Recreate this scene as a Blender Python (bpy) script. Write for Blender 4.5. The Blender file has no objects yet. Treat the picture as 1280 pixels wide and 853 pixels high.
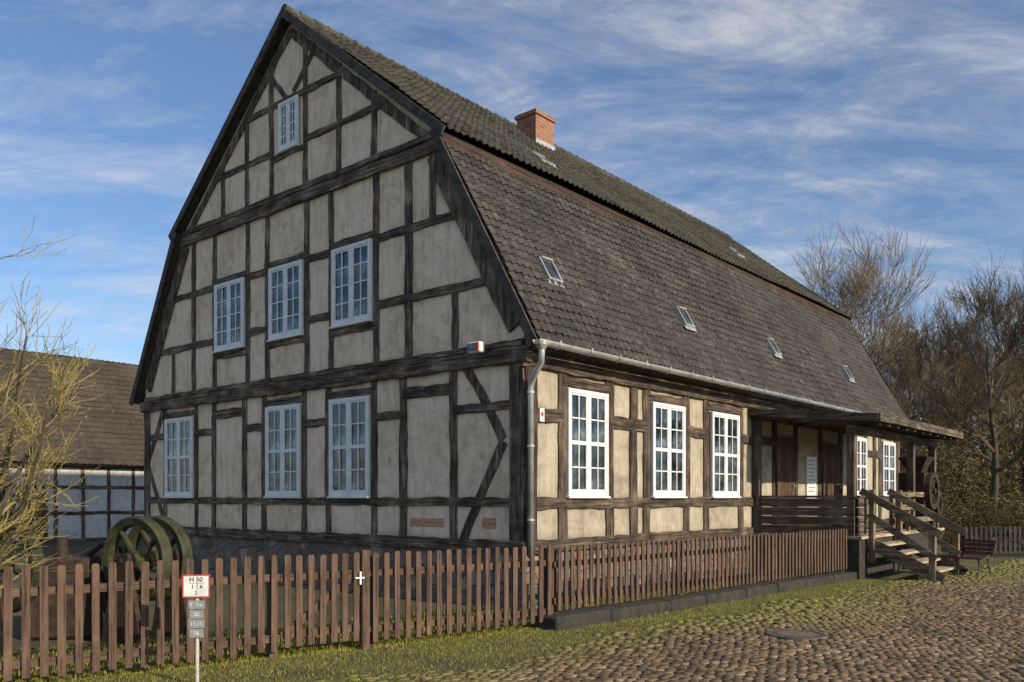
import bpy, bmesh, math, random
import numpy as np
from mathutils import Vector, Matrix
random.seed(7); np.random.seed(7)
PI=math.pi
scene=bpy.context.scene; COL=scene.collection
# ---------------------------------------------------------------- frame of the house
F=1060.0; HX=640.0; HY=622.0; EYE=1.65
ANG=math.radians(49.6)
UX,UY=math.cos(ANG),math.sin(ANG); VX,VY=-UY,UX
CX,CY=0.18,12.7
def S(px):
    r=(px-HX)/F; return (CX-r*CY)/(-VX+r*VY)
def T(px):
    r=(px-HX)/F; return (r*CY-CX)/(UX-r*UY)
def ray(px,py):
    d=Vector(((px-HX)/F,1,(HY-py)/F)); o=Vector((-CX,-CY,EYE))
    R=Matrix.Rotation(-ANG,3,'Z'); return R@o, R@d
def hit(px,py,p0,n):
    o,d=ray(px,py); k=(Vector(p0)-o).dot(Vector(n))/d.dot(Vector(n)); return o+d*k
# ---------------------------------------------------------------- materials
def newmat(name):
    m=bpy.data.materials.new(name); m.use_nodes=True
    nt=m.node_tree; b=nt.nodes['Principled BSDF']; return m,nt,b
def ramp(nt,fac,stops):
    r=nt.nodes.new('ShaderNodeValToRGB'); e=r.color_ramp.elements
    while len(e)<len(stops): e.new(.5)
    for i,(p,c) in enumerate(stops):
        e[i].position=p; e[i].color=(c[0],c[1],c[2],1) if not isinstance(c,float) else (c,c,c,1)
    nt.links.new(fac,r.inputs[0]); return r.outputs[0]
def coord(nt,scale=(1,1,1),kind='Object'):
    tc=nt.nodes.new('ShaderNodeTexCoord'); mp=nt.nodes.new('ShaderNodeMapping')
    mp.inputs['Scale'].default_value=scale
    nt.links.new(tc.outputs[kind],mp.inputs[0]); return mp.outputs[0]
def noise(nt,vec,scale,detail=6,rough=.6,dist=0):
    n=nt.nodes.new('ShaderNodeTexNoise'); n.inputs['Scale'].default_value=scale
    n.inputs['Detail'].default_value=detail; n.inputs['Roughness'].default_value=rough
    n.inputs['Distortion'].default_value=dist
    nt.links.new(vec,n.inputs['Vector']); return n.outputs['Fac']
def mixc(nt,fac,a,b,mode='MIX'):
    m=nt.nodes.new('ShaderNodeMix'); m.data_type='RGBA'; m.blend_type=mode
    def put(sock,v):
        if isinstance(v,(int,float)): sock.default_value=v
        elif isinstance(v,tuple): sock.default_value=(v[0],v[1],v[2],1)
        else: nt.links.new(v,sock)
    put(m.inputs[0],fac); put(m.inputs[6],a); put(m.inputs[7],b); return m.outputs[2]
def mth(nt,op,a,b=0.0):
    m=nt.nodes.new('ShaderNodeMath'); m.operation=op
    for i,v in enumerate((a,b)):
        if isinstance(v,(int,float)): m.inputs[i].default_value=v
        else: nt.links.new(v,m.inputs[i])
    return m.outputs[0]
def bump(nt,b,h,strength=.5,dist=.02):
    n=nt.nodes.new('ShaderNodeBump'); n.inputs['Strength'].default_value=strength; n.inputs['Distance'].default_value=dist
    nt.links.new(h,n.inputs['Height']); nt.links.new(n.outputs[0],b.inputs['Normal'])
def simple(name,c1,c2,scale=6,rough=.8,metal=0,bs=.3,bd=.01,stretch=(1,1,1),lo=.35,hi=.65,c3=None):
    m,nt,b=newmat(name); v=coord(nt,stretch)
    n=noise(nt,v,scale,8,.65)
    st=[(lo,c1),(hi,c2)]
    if c3: st.append((min(.98,hi+.15),c3))
    nt.links.new(ramp(nt,n,st),b.inputs['Base Color'])
    b.inputs['Roughness'].default_value=rough; b.inputs['Metallic'].default_value=metal
    bump(nt,b,noise(nt,v,scale*4,6),bs,bd); return m
def wood(name,stretch,cols,scale=1.0,b_=.8,crack=.8):
    m,nt,b=newmat(name); v=coord(nt,stretch)
    g=noise(nt,v,14*scale,8,.7,.3); big=noise(nt,coord(nt),2.2,6,.7)
    f=mth(nt,'ADD',mth(nt,'MULTIPLY',g,.55),mth(nt,'MULTIPLY',big,.45))
    col=ramp(nt,f,cols)
    st2=tuple(.03 if s_<.3 else 1 for s_ in stretch)
    ck=noise(nt,coord(nt,st2),34*scale,3,.5,.2)
    cf=ramp(nt,ck,[(.36,crack),(.43,0.0)])
    col=mixc(nt,cf,col,(.006,.005,.004))
    nt.links.new(col,b.inputs['Base Color']); b.inputs['Roughness'].default_value=.9
    bump(nt,b,mth(nt,'SUBTRACT',g,cf),b_,.02); return m
dark=[(.38,(.018,.013,.009)),(.46,(.065,.046,.031)),(.54,(.16,.115,.08)),(.65,(.42,.33,.25))]
MT_POST=wood('timber_upright',(1,1,.08),dark)
MT_RAIL=wood('timber_level',(.08,.08,1),dark)
brn=[(.38,(.013,.009,.007)),(.46,(.048,.032,.022)),(.56,(.125,.086,.058)),(.68,(.32,.25,.18))]
MF_POST=wood('sunny_timber_upright',(1,1,.08),brn)
MF_RAIL=wood('sunny_timber_level',(.08,.08,1),brn)
porchw=[(.36,(.026,.020,.015)),(.48,(.08,.060,.044)),(.62,(.22,.165,.12))]
M_PORCH=wood('porch_wood',(.1,.1,1),porchw)
M_PORCHV=wood('porch_wood_upright',(1,1,.1),porchw)
M_OLDF=wood('grey_fence_wood',(1,1,.1),[(.36,(.014,.012,.010)),(.50,(.04,.034,.028)),(.66,(.09,.075,.06))])
stw=[(.36,(.05,.036,.024)),(.48,(.17,.125,.08)),(.62,(.34,.26,.18))]
M_STAIR=wood('stair_wood',(.1,.1,1),stw); M_STAIRV=wood('stair_wood_upright',(1,1,.1),stw)
M_STEP=wood('step_wood',(.15,.6,1),[(.35,(.20,.145,.09)),(.50,(.44,.34,.22)),(.66,(.60,.49,.35))],crack=.5)
fen=[(.34,(.034,.020,.013)),(.46,(.100,.059,.039)),(.60,(.165,.100,.066)),(.74,(.29,.21,.15))]
M_FENCE=wood('fence_wood',(1,1,.08),fen,1.5,crack=.5)
M_FENCER=wood('fence_rail_wood',(.1,.1,1),fen,1.5,crack=.5)
def plaster(name,c0,c1,c2,edge_dark=.5):
    m,nt,b=newmat(name); v=coord(nt)
    big=noise(nt,v,.9,6,.62,.3); mid=noise(nt,v,4.5,8,.7,.2); fine=noise(nt,v,60,4,.7)
    f=mth(nt,'ADD',mth(nt,'MULTIPLY',big,.5),mth(nt,'MULTIPLY',mid,.5))
    col=ramp(nt,f,[(.40,c0),(.5,c1),(.60,c2)])
    streak=noise(nt,coord(nt,(3,3,.35)),3,6,.6)
    col=mixc(nt,ramp(nt,streak,[(.50,0.0),(.74,.5)]),col,(c0[0]*.55,c0[1]*.54,c0[2]*.50))
    spots=noise(nt,v,26,6,.75)
    col=mixc(nt,ramp(nt,spots,[(.54,0.0),(.70,.55)]),col,(c0[0]*.5,c0[1]*.48,c0[2]*.44))
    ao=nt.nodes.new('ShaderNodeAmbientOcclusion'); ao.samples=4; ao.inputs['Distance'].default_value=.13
    gf=mth(nt,'MULTIPLY',mth(nt,'SUBTRACT',1.0,ao.outputs['AO']),mth(nt,'MULTIPLY',ramp(nt,mid,[(.3,.3),(.65,1.0)]),edge_dark*2.2))
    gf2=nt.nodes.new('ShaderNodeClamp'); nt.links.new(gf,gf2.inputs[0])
    col=mixc(nt,gf2.outputs[0],col,(c0[0]*.42,c0[1]*.37,c0[2]*.31))  # darker tone mixed into the plaster close to timbers, frames and corners
    vo=nt.nodes.new('ShaderNodeTexVoronoi'); vo.feature='DISTANCE_TO_EDGE'; vo.inputs['Scale'].default_value=1.0
    wv=nt.nodes.new('ShaderNodeVectorMath'); wv.operation='ADD'
    nn=nt.nodes.new('ShaderNodeTexNoise'); nn.inputs['Scale'].default_value=3; nn.inputs['Detail'].default_value=6
    nt.links.new(v,nn.inputs[0]); nt.links.new(v,wv.inputs[0]); nt.links.new(nn.outputs['Color'],wv.inputs[1]); nt.links.new(wv.outputs[0],vo.inputs['Vector'])
    col=mixc(nt,ramp(nt,vo.outputs['Distance'],[(.0,.45),(.010,0.0)]),col,(c0[0]*.45,c0[1]*.42,c0[2]*.38))
    nt.links.new(col,b.inputs['Base Color']); b.inputs['Roughness'].default_value=.95
    bump(nt,b,mth(nt,'ADD',mid,mth(nt,'MULTIPLY',fine,.4)),.9,.03); return m
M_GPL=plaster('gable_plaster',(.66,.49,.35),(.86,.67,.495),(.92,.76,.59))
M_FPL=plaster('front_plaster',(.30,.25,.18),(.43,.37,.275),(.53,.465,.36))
M_WHITE=simple('white_paint',(.62,.63,.62),(.82,.82,.80),9,.5,0,.15,.004)
M_STAKE=simple('weathered_white_paint',(.34,.34,.32),(.58,.57,.54),14,.6,0,.2,.004)
M_ZINC=simple('zinc',(.36,.36,.36),(.58,.57,.54),5,.45,.5,.15,.005)
def tiles(name,cols,moss,mossc,tw=.22,th=.3):
    m,nt,b=newmat(name); v=coord(nt)
    sx=nt.nodes.new('ShaderNodeSeparateXYZ'); nt.links.new(v,sx.inputs[0])
    fx=mth(nt,'FLOOR',mth(nt,'DIVIDE',mth(nt,'ADD',sx.outputs[0],0),tw)); fy=mth(nt,'FLOOR',mth(nt,'DIVIDE',mth(nt,'ADD',sx.outputs[1],.025),th))
    cb=nt.nodes.new('ShaderNodeCombineXYZ'); nt.links.new(fx,cb.inputs[0]); nt.links.new(fy,cb.inputs[1])
    wn=nt.nodes.new('ShaderNodeTexWhiteNoise'); nt.links.new(cb.outputs[0],wn.inputs['Vector'])
    big=noise(nt,v,.55,5,.6); mid=noise(nt,v,9,8,.7)
    f=mth(nt,'ADD',mth(nt,'MULTIPLY',wn.outputs['Value'],.09),mth(nt,'ADD',mth(nt,'MULTIPLY',mid,.57),mth(nt,'MULTIPLY',big,.34)))
    col=ramp(nt,f,cols)
    mn=noise(nt,v,1.3,9,.75)
    m2=noise(nt,v,18,5,.7)
    mf=mth(nt,'MULTIPLY',ramp(nt,mn,[(moss,0.0),(moss+.16,.9)]),ramp(nt,m2,[(.35,.2),(.6,1.0)]))
    col=mixc(nt,mf,col,mossc)
    li=noise(nt,v,5.5,9,.8); col=mixc(nt,ramp(nt,li,[(.62,0.0),(.72,.4)]),col,(.20,.19,.165))
    nt.links.new(col,b.inputs['Base Color']); b.inputs['Roughness'].default_value=.75
    bump(nt,b,mid,.6,.02); return m
TW,TH=.160,.182
M_TILE=tiles('mossy_dark_tiles',[(.36,(.016,.0145,.013)),(.48,(.040,.0355,.030)),(.58,(.078,.069,.057)),(.70,(.16,.142,.118))],.60,(.085,.078,.04),TW,TH)
M_TILEU=tiles('ridge_tiles_mossy',[(.36,(.018,.0165,.013)),(.48,(.048,.043,.032)),(.58,(.09,.081,.058)),(.72,(.17,.15,.105))],.50,(.10,.092,.042),TW,TH)
M_BTILE=tiles('barn_tiles',[(.30,(.022,.017,.012)),(.48,(.058,.044,.031)),(.68,(.11,.085,.06))],.5,(.08,.072,.033),.24,.3)
def bricks(name,c1,c2,mort,sc=1.0):
    m,nt,b=newmat(name)
    g=nt.nodes.new('ShaderNodeTexCoord'); s=nt.nodes.new('ShaderNodeSeparateXYZ'); nt.links.new(g.outputs['Object'],s.inputs[0])
    c=nt.nodes.new('ShaderNodeCombineXYZ'); nt.links.new(mth(nt,'ADD',s.outputs[0],s.outputs[1]),c.inputs[0]); nt.links.new(s.outputs[2],c.inputs[1])
    bt=nt.nodes.new('ShaderNodeTexBrick'); nt.links.new(c.outputs[0],bt.inputs['Vector'])
    bt.inputs['Scale'].default_value=sc; bt.inputs['Brick Width'].default_value=.24; bt.inputs['Row Height'].default_value=.08
    bt.inputs['Mortar Size'].default_value=.008
    bt.inputs['Color1'].default_value=(*c1,1); bt.inputs['Color2'].default_value=(*c2,1); bt.inputs['Mortar'].default_value=(*mort,1)
    col=mixc(nt,.6,bt.outputs['Color'],ramp(nt,noise(nt,g.outputs['Object'],12,6),[(.3,(.35,.3,.28)),(.7,(1.0,1.0,1.0))]),'MULTIPLY')
    nt.links.new(col,b.inputs['Base Color']); b.inputs['Roughness'].default_value=.9
    bump(nt,b,mth(nt,'SUBTRACT',1.0,bt.outputs['Fac']),.6,.01); return m
M_BRICK=bricks('chimney_brick',(.30,.12,.065),(.40,.18,.10),(.36,.31,.25))
M_BRICK2=bricks('patch_brick',(.62,.24,.11),(.72,.33,.17),(.55,.48,.4))
def stones(name):
    m,nt,b=newmat(name); v=coord(nt)
    vo=nt.nodes.new('ShaderNodeTexVoronoi'); vo.inputs['Scale'].default_value=3.6; nt.links.new(v,vo.inputs['Vector'])
    ve=nt.nodes.new('ShaderNodeTexVoronoi'); ve.feature='DISTANCE_TO_EDGE'; ve.inputs['Scale'].default_value=3.6; nt.links.new(v,ve.inputs['Vector'])
    hs=nt.nodes.new('ShaderNodeSeparateColor'); nt.links.new(vo.outputs['Color'],hs.inputs[0])
    c=ramp(nt,hs.outputs[0],[(.0,(.10,.09,.08)),(.4,(.22,.18,.15)),(.7,(.26,.13,.09)),(1.0,(.34,.30,.26))])
    c=mixc(nt,.6,c,ramp(nt,noise(nt,v,20),[(.3,(.5,.5,.5)),(.7,(1.0,1.0,1.0))]),'MULTIPLY')
    e=ramp(nt,ve.outputs['Distance'],[(.02,0.0),(.1,1.0)])
    nt.links.new(mixc(nt,e,(.16,.14,.12),c),b.inputs['Base Color']); b.inputs['Roughness'].default_value=.9
    bump(nt,b,e,.9,.04); return m
M_PLINTH=stones('fieldstone')
M_GLASS,nt,b=newmat('window_glass')
v=coord(nt); nb=noise(nt,v,2.6,4,.6)
nt.links.new(ramp(nt,nb,[(.40,(.012,.016,.020)),(.54,(.045,.058,.072)),(.68,(.22,.25,.28))]),b.inputs['Base Color'])  # pale blue blotches in the colour stand in for curtains and sky reflections
b.inputs['Roughness'].default_value=.04; b.inputs['Metallic'].default_value=.35; b.inputs['Specular IOR Level'].default_value=1.0
bump(nt,b,noise(nt,v,3,2),.08,.02)
M_DARK=simple('tar_black',(.02,.027,.037),(.06,.073,.092),4,.55)
M_VERGE=simple('verge_board',(.022,.019,.016),(.10,.083,.066),7,.85,bs=.6,c3=(.13,.12,.05))
M_FASC=wood('red_brown_board',(.08,1,1),[(.35,(.025,.015,.011)),(.55,(.07,.038,.026)),(.75,(.15,.09,.06))])
M_DOOR=wood('door_wood',(1,1,.08),[(.35,(.04,.02,.012)),(.55,(.12,.068,.04)),(.75,(.2,.13,.08))])
M_SLAB=simple('roof_underside',(.02,.016,.013),(.06,.045,.035),5,.9)
M_KERB=simple('old_mossy_stone',(.020,.020,.014),(.058,.052,.038),7,.9,0,.8,.04,c3=(.07,.075,.025))
M_GREEN=simple('green_iron',(.022,.024,.011),(.075,.075,.032),7,.6,.2,.4,.01)
M_RUST=simple('rusty_iron',(.020,.014,.011),(.08,.048,.032),8,.8,.3,.5,.01)
M_RED=simple('red_paint',(.5,.04,.03),(.6,.06,.04),8,.5)
M_GREY=simple('grey_plate',(.20,.21,.21),(.30,.31,.31),8,.5)
M_BLACK=simple('black_paint',(.012,.012,.012),(.03,.03,.03),8,.5)
M_BARK=simple('bark',(.03,.023,.016),(.10,.078,.05),3,.9,stretch=(3,3,.6),bs=.6)
M_TWIG=simple('winter_twigs',(.06,.045,.028),(.21,.15,.08),.35,.9)
M_TWIGY=simple('lichen_twigs',(.06,.043,.022),(.32,.26,.08),1.8,.9,lo=.36,hi=.60)
M_BENCH=wood('bench_slat_wood',(.1,.5,1),[(.35,(.09,.032,.022)),(.6,(.19,.08,.05)),(.8,(.30,.15,.09))])
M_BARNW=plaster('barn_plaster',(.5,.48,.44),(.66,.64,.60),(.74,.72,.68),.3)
# ---------------------------------------------------------------- mesh helpers
class MB:
    def __init__(s): s.v=[]; s.f=[]
    def add(s,vs,fs):
        o=len(s.v); s.v+= [tuple(p) for p in vs]; s.f+=[tuple(i+o for i in f) for f in fs]; return s
    def box(s,x0,x1,y0,y1,z0,z1):
        return s.add([(x0,y0,z0),(x1,y0,z0),(x1,y1,z0),(x0,y1,z0),(x0,y0,z1),(x1,y0,z1),(x1,y1,z1),(x0,y1,z1)],
          [(0,3,2,1),(4,5,6,7),(0,1,5,4),(1,2,6,5),(2,3,7,6),(3,0,4,7)])
    def bar(s,p,q,w,h,up=(0,0,1)):
        p=Vector(p);q=Vector(q);d=(q-p).normalized();up=Vector(up)
        a=d.cross(up)
        if a.length<1e-4: a=d.cross(Vector((0,1,0)))
        a.normalize(); c=a.cross(d); a*=w/2; c*=h/2
        vs=[p-a-c,p+a-c,p+a+c,p-a+c,q-a-c,q+a-c,q+a+c,q-a+c]
        return s.add(vs,[(0,1,2,3),(7,6,5,4),(0,4,5,1),(1,5,6,2),(2,6,7,3),(3,7,4,0)])
    def tube(s,pts,rad,n=8,cap=True):
        pts=[Vector(p) for p in pts]; rings=[]
        if isinstance(rad,(int,float)): rad=[rad]*len(pts)
        ref=None
        for i,p in enumerate(pts):
            d=(pts[min(i+1,len(pts)-1)]-pts[max(i-1,0)])
            if d.length<1e-9: d=Vector((0,0,1))
            d.normalize()
            if ref is None: ref=Vector((1,0,0)) if abs(d.x)<.8 else Vector((0,1,0))
            a=(ref-d*ref.dot(d)).normalized(); ref=a; c=d.cross(a)
            rings.append([p+(a*math.cos(2*PI*k/n)+c*math.sin(2*PI*k/n))*rad[i] for k in range(n)])
        vs=[q for r in rings for q in r]; fs=[]
        for i in range(len(pts)-1):
            for k in range(n):
                k2=(k+1)%n; fs.append((i*n+k,i*n+k2,(i+1)*n+k2,(i+1)*n+k))
        if cap: fs.append(tuple(range(n))[::-1]); fs.append(tuple((len(pts)-1)*n+k for k in range(n)))
        return s.add(vs,fs)
    def lathe(s,prof,n=32,axis='z',c=(0,0,0),closed=False):
        vs=[];fs=[];m=len(prof)
        for k in range(n):
            a=2*PI*k/n
            for r,h in prof:
                x,y=r*math.cos(a),r*math.sin(a)
                p=(x,y,h) if axis=='z' else (x,h,y)
                vs.append((p[0]+c[0],p[1]+c[1],p[2]+c[2]))
        for k in range(n):
            k2=(k+1)%n
            for j in range(m if closed else m-1):
                j2=(j+1)%m
                fs.append((k*m+j,k2*m+j,k2*m+j2,k*m+j2))
        return s.add(vs,fs)
    def prism(s,poly,f0,f1):
        n=len(poly); vs=[f0(p) for p in poly]+[f1(p) for p in poly]
        fs=[tuple(range(n)),tuple(range(2*n-1,n-1,-1))]+[(i,(i+1)%n,n+(i+1)%n,n+i) for i in range(n)]
        return s.add(vs,fs)
    def build(s,name,mat,parent=None,smooth=False,bevel=0,recalc=True):
        me=bpy.data.meshes.new(name); me.from_pydata(s.v,[],s.f); me.update()
        if recalc:
            bm=bmesh.new(); bm.from_mesh(me); bmesh.ops.recalc_face_normals(bm,faces=bm.faces); bm.to_mesh(me); bm.free()
        if smooth: me.polygons.foreach_set('use_smooth',[True]*len(me.polygons))
        me.materials.append(mat)
        o=bpy.data.objects.new(name,me); COL.objects.link(o)
        if parent: o.parent=parent
        if bevel:
            b=o.modifiers.new('edge','BEVEL'); b.width=bevel; b.segments=1; b.limit_method='ANGLE'
        return o
def tag(o,label,cat,group=None,kind=None):
    if label: o['label']=label
    if cat: o['category']=cat
    if group: o['group']=group
    if kind: o['kind']=kind
    return o
def thing(name,label,cat,loc=(0,0,0),rz=0,group=None):
    o=bpy.data.objects.new(name,None); COL.objects.link(o); o.location=loc; o.rotation_euler=(0,0,rz); o.empty_display_size=.2
    return tag(o,label,cat,group)
def struct(o): o['kind']='structure'; return o
def npmesh(name,V,Fc,mat,smooth=False):
    me=bpy.data.meshes.new(name); nv=len(V); k=Fc.shape[1]; nf=len(Fc)
    me.vertices.add(nv); me.vertices.foreach_set('co',V.astype(np.float32).ravel())
    me.loops.add(nf*k); me.loops.foreach_set('vertex_index',Fc.astype(np.int32).ravel())
    me.polygons.add(nf); me.polygons.foreach_set('loop_start',np.arange(0,nf*k,k,dtype=np.int32))
    me.update(calc_edges=True); me.validate()
    if smooth: me.polygons.foreach_set('use_smooth',[True]*len(me.polygons))
    me.materials.append(mat); o=bpy.data.objects.new(name,me); COL.objects.link(o); return o
# ---------------------------------------------------------------- HOUSE
house=thing('timbered_house','large half timbered house with steep broken gable roof, white windows and covered entrance porch','house',(CX,CY,0),ANG)
W=11.77; L=18.6; EV=3.95; OH=.35
BRK=(1.66,7.62); PK=(W/2,11.05); LOWTOP=(1.74,7.62)
SL=(LOWTOP[1]-EV)/(LOWTOP[0]+OH)
SU=(PK[1]-BRK[1])/(PK[0]-BRK[0])
def zlim(s,off=.12):
    k=min(s,W-s)
    return min(EV+(k+OH)*SL,BRK[1]+(k-BRK[0])*SU)-off
gpoly=[(0,.82),(W,.82),(W,zlim(W)),(W-1.8,zlim(1.8)),(W/2,zlim(W/2)),(1.8,zlim(1.8)),(0,zlim(0))]
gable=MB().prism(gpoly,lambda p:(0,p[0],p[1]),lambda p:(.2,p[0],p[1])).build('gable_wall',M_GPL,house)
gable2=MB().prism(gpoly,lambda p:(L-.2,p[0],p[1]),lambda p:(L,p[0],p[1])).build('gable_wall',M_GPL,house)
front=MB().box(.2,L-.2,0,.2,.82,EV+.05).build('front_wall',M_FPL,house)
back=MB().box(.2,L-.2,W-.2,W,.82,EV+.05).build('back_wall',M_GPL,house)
MB().box(.02,L-.02,.02,W-.02,-.3,.818).build('stone_plinth',M_PLINTH,house)
def timber(name,par,plane,a,b,w,proud,mat,back=.06,jit=.013):
    if plane=='g': w*=.93
    a=Vector((a[0],a[1]));b=Vector((b[0],b[1]));d=b-a;Ln=d.length;d/=Ln;p=Vector((-d.y,d.x))
    n=max(2,int(Ln/.22)+1); vs=[];fs=[]; ph=random.uniform(0,6); bow=random.uniform(-.022,.022) if Ln<4 else 0
    for i in range(n+1):
        c=a+d*Ln*i/n+p*bow*math.sin(PI*i/n); w1=w/2+random.uniform(-jit,jit)+.007*math.sin(ph+i*.7); w2=w/2+random.uniform(-jit,jit); pr=proud+random.uniform(-.002,.002)
        for (q,dd) in ((c-p*w1,pr),(c+p*w2,pr),(c+p*w2,-back),(c-p*w1,-back)):
            vs.append((-dd,q.x,q.y) if plane=='g' else (q.x,-dd,q.y))
    for i in range(n):
        for k in range(4):
            k2=(k+1)%4; fs.append((i*4+k,i*4+k2,i*4+4+k2,i*4+4+k))
    fs+= [(3,2,1,0),(n*4,n*4+1,n*4+2,n*4+3)]
    m=MB(); m.add(vs,fs); return m.build(name,mat,par,bevel=.006)
PR=.024;RR=.031;BR=.018
def gp(px,z0,z1,w=.17):
    s=S(px); z1=min(z1,zlim(s,.25)); timber('post',gable,'g',(s,z0),(s,z1),w,PR+random.uniform(-.003,.003),MT_POST)
def gr(p0,p1,z,w=.16,name='rail'):
    timber(name,gable,'g',(S(p0),z),(S(p1),z),w,RR+random.uniform(-.002,.002),MT_RAIL)
for px,w in ((567,.18),(504,.20),(468,.16),(411,.16),(381,.16),(331,.16),(306,.17),(268,.17),(246,.15),(207,.15)): gp(px,.95,3.72,w)
timber('corner_post',gable,'g',(.13,.95),(.13,3.72),.28,.045,MT_POST)
timber('corner_post',gable,'g',(W-.12,.95),(W-.12,3.72),.24,.045,MT_POST)
timber('sill_beam',gable,'g',(-.03,.90),(W+.03,.90),.20,.055,MT_RAIL)
timber('rail',gable,'g',(0,1.58),(W,1.58),.15,RR,MT_RAIL)
for a,b in ((640,567),(504,468),(411,381),(331,306),(268,246),(207,187)): gr(a,b,3.06,.16)
for a,b in ((567,504),(306,268)): gr(a,b,3.42,.20)
for a,b in ((468,411),(381,331),(246,207)): gr(a,b,3.54,.13)
timber('floor_beam',gable,'g',(-.12,3.80),(W+.12,3.80),.25,.080,MT_RAIL)
timber('floor_beam',gable,'g',(0,3.98),(W,3.98),.10,.045,MT_RAIL)
def gpt(px,py): h=hit(px,py,(0,0,0),(1,0,0)); return (h.y,h.z)
timber('brace',gable,'g',gpt(583,458),gpt(629,550),.18,BR,MT_POST)
timber('brace',gable,'g',gpt(630,552),gpt(577,680),.18,BR,MT_POST)
timber('brace',gable,'g',gpt(205,512),gpt(186,575),.17,BR,MT_POST)
timber('brace',gable,'g',gpt(185,580),gpt(204,645),.15,BR,MT_POST)
for px,w in ((511,.20),(471,.16),(414,.15),(384,.16),(335,.14),(310,.15),(269,.15),(243,.16)): gp(px,4.04,7.36,w)
for px,z1 in ((569,5.0),(217,5.0),(541,7.3)): gp(px,4.04 if z1<6 else 6.2,z1,.15)
def lims(z,off=.33):
    k=(z+off-EV)/SL-OH if z<7.4 else (z+off-BRK[1])/SU+BRK[0]
    return k,W-k
for z,bays in ((5.02,((0,471),(414,384),(335,310),(269,1))),(6.18,((0,471),(414,384),(335,310),(269,1)))):
    k0,k1=lims(z,.25)
    for a,b in bays:
        s0=k0 if a==0 else S(a); s1=k1 if b==1 else S(b)
        timber('rail',gable,'g',(s0,z),(s1,z),.15,RR,MT_RAIL)
for a,b in ((471,414),(384,335),(310,269)):
    gr(a,b,4.68,.13); gr(a,b,6.28,.14)
timber('attic_beam',gable,'g',(1.6,7.40),(W-1.6,7.40),.22,.065,MT_RAIL)
timber('attic_beam',gable,'g',(1.8,7.59),(W-1.8,7.59),.12,.045,MT_RAIL)
def slope(par,off1,w1,off2,w2,proud):
    for mir in (0,1):
        m=lambda s:(W-s) if mir else s
        n=Vector((SL,-1)).normalized()*off1
        timber('rafter',par,'g',(m(-.12+n.x),EV+.23*SL+n.y+.02),(m(LOWTOP[0]-.1+n.x),LOWTOP[1]-.1*SL+n.y),w1,proud+.024,MT_POST)
        n=Vector((SU,-1)).normalized()*off2
        timber('rafter',par,'g',(m(BRK[0]+.05+n.x),BRK[1]+n.y),(m(PK[0]-.0),PK[1]-off2*1.3),w2,proud+.004,MT_POST)
slope(gable,.31,.33,.25,.19,.024)
for px,w in ((279,.14),(309,.14),(340,.14),(382,.14),(424,.15),(468,.15)): gp(px,7.66,10.6,w)
for z in (8.5,9.42):
    k0,k1=lims(z,.3); a,b=S(382),S(340)
    timber('rail',gable,'g',(k0,z),(a if z<9 else k1,z),.13,RR,MT_RAIL)
    if z<9: timber('rail',gable,'g',(b,z),(k1,z),.13,RR,MT_RAIL)
timber('rail',gable,'g',(S(382),8.36),(S(340),8.36),.12,RR,MT_RAIL)
timber('brace',gable,'g',gpt(336,92),gpt(361,125),.12,BR,MT_POST)
timber('brace',gable,'g',gpt(393,62),gpt(367,115),.14,BR,MT_POST)
def fp(t,z0,z1,w=.18): timber('post',front,'f',(t,z0),(t,z1),w,.034+random.uniform(-.003,.003),MF_POST)
fpx=[702,761,791,807,857,882,925]
ft=[T(p) for p in fpx]+[T(948),9.05,10.3,11.9,13.4,14.2,15.45,16.2,16.72,18.25]
for t in ft: fp(t,.95,3.66,.22)
timber('corner_post',front,'f',(.13,.95),(.13,3.66),.27,.052,MF_POST)
timber('corner_post',front,'f',(L-.13,.95),(L-.13,3.66),.25,.052,MF_POST)
timber('sill_beam',front,'f',(-.05,.90),(L+.03,.90),.20,.057,MF_RAIL)
timber('rail',front,'f',(0,1.56),(L,1.56),.18,.042,MF_RAIL)
timber('wall_plate',front,'f',(-.1,3.74),(L,3.74),.26,.075,MF_RAIL)
wins=[(702,761),(807,857),(882,925)]
prev=.13
allt=sorted(ft+[L-.13])
wint=[(T(a),T(b)) for a,b in wins]+[(14.2,15.45),(16.72,18.25)]
for t in allt:
    iswin=any(abs(prev-a)<.02 and abs(t-b)<.02 for a,b in wint)
    if not iswin and not (9.0<prev<14): timber('rail',front,'f',(prev,2.93),(t,2.93),.20,.042,MF_RAIL)
    elif iswin: timber('rail',front,'f',(prev,3.48),(t,3.48),.14,.042,MF_RAIL)
    prev=t
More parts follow.
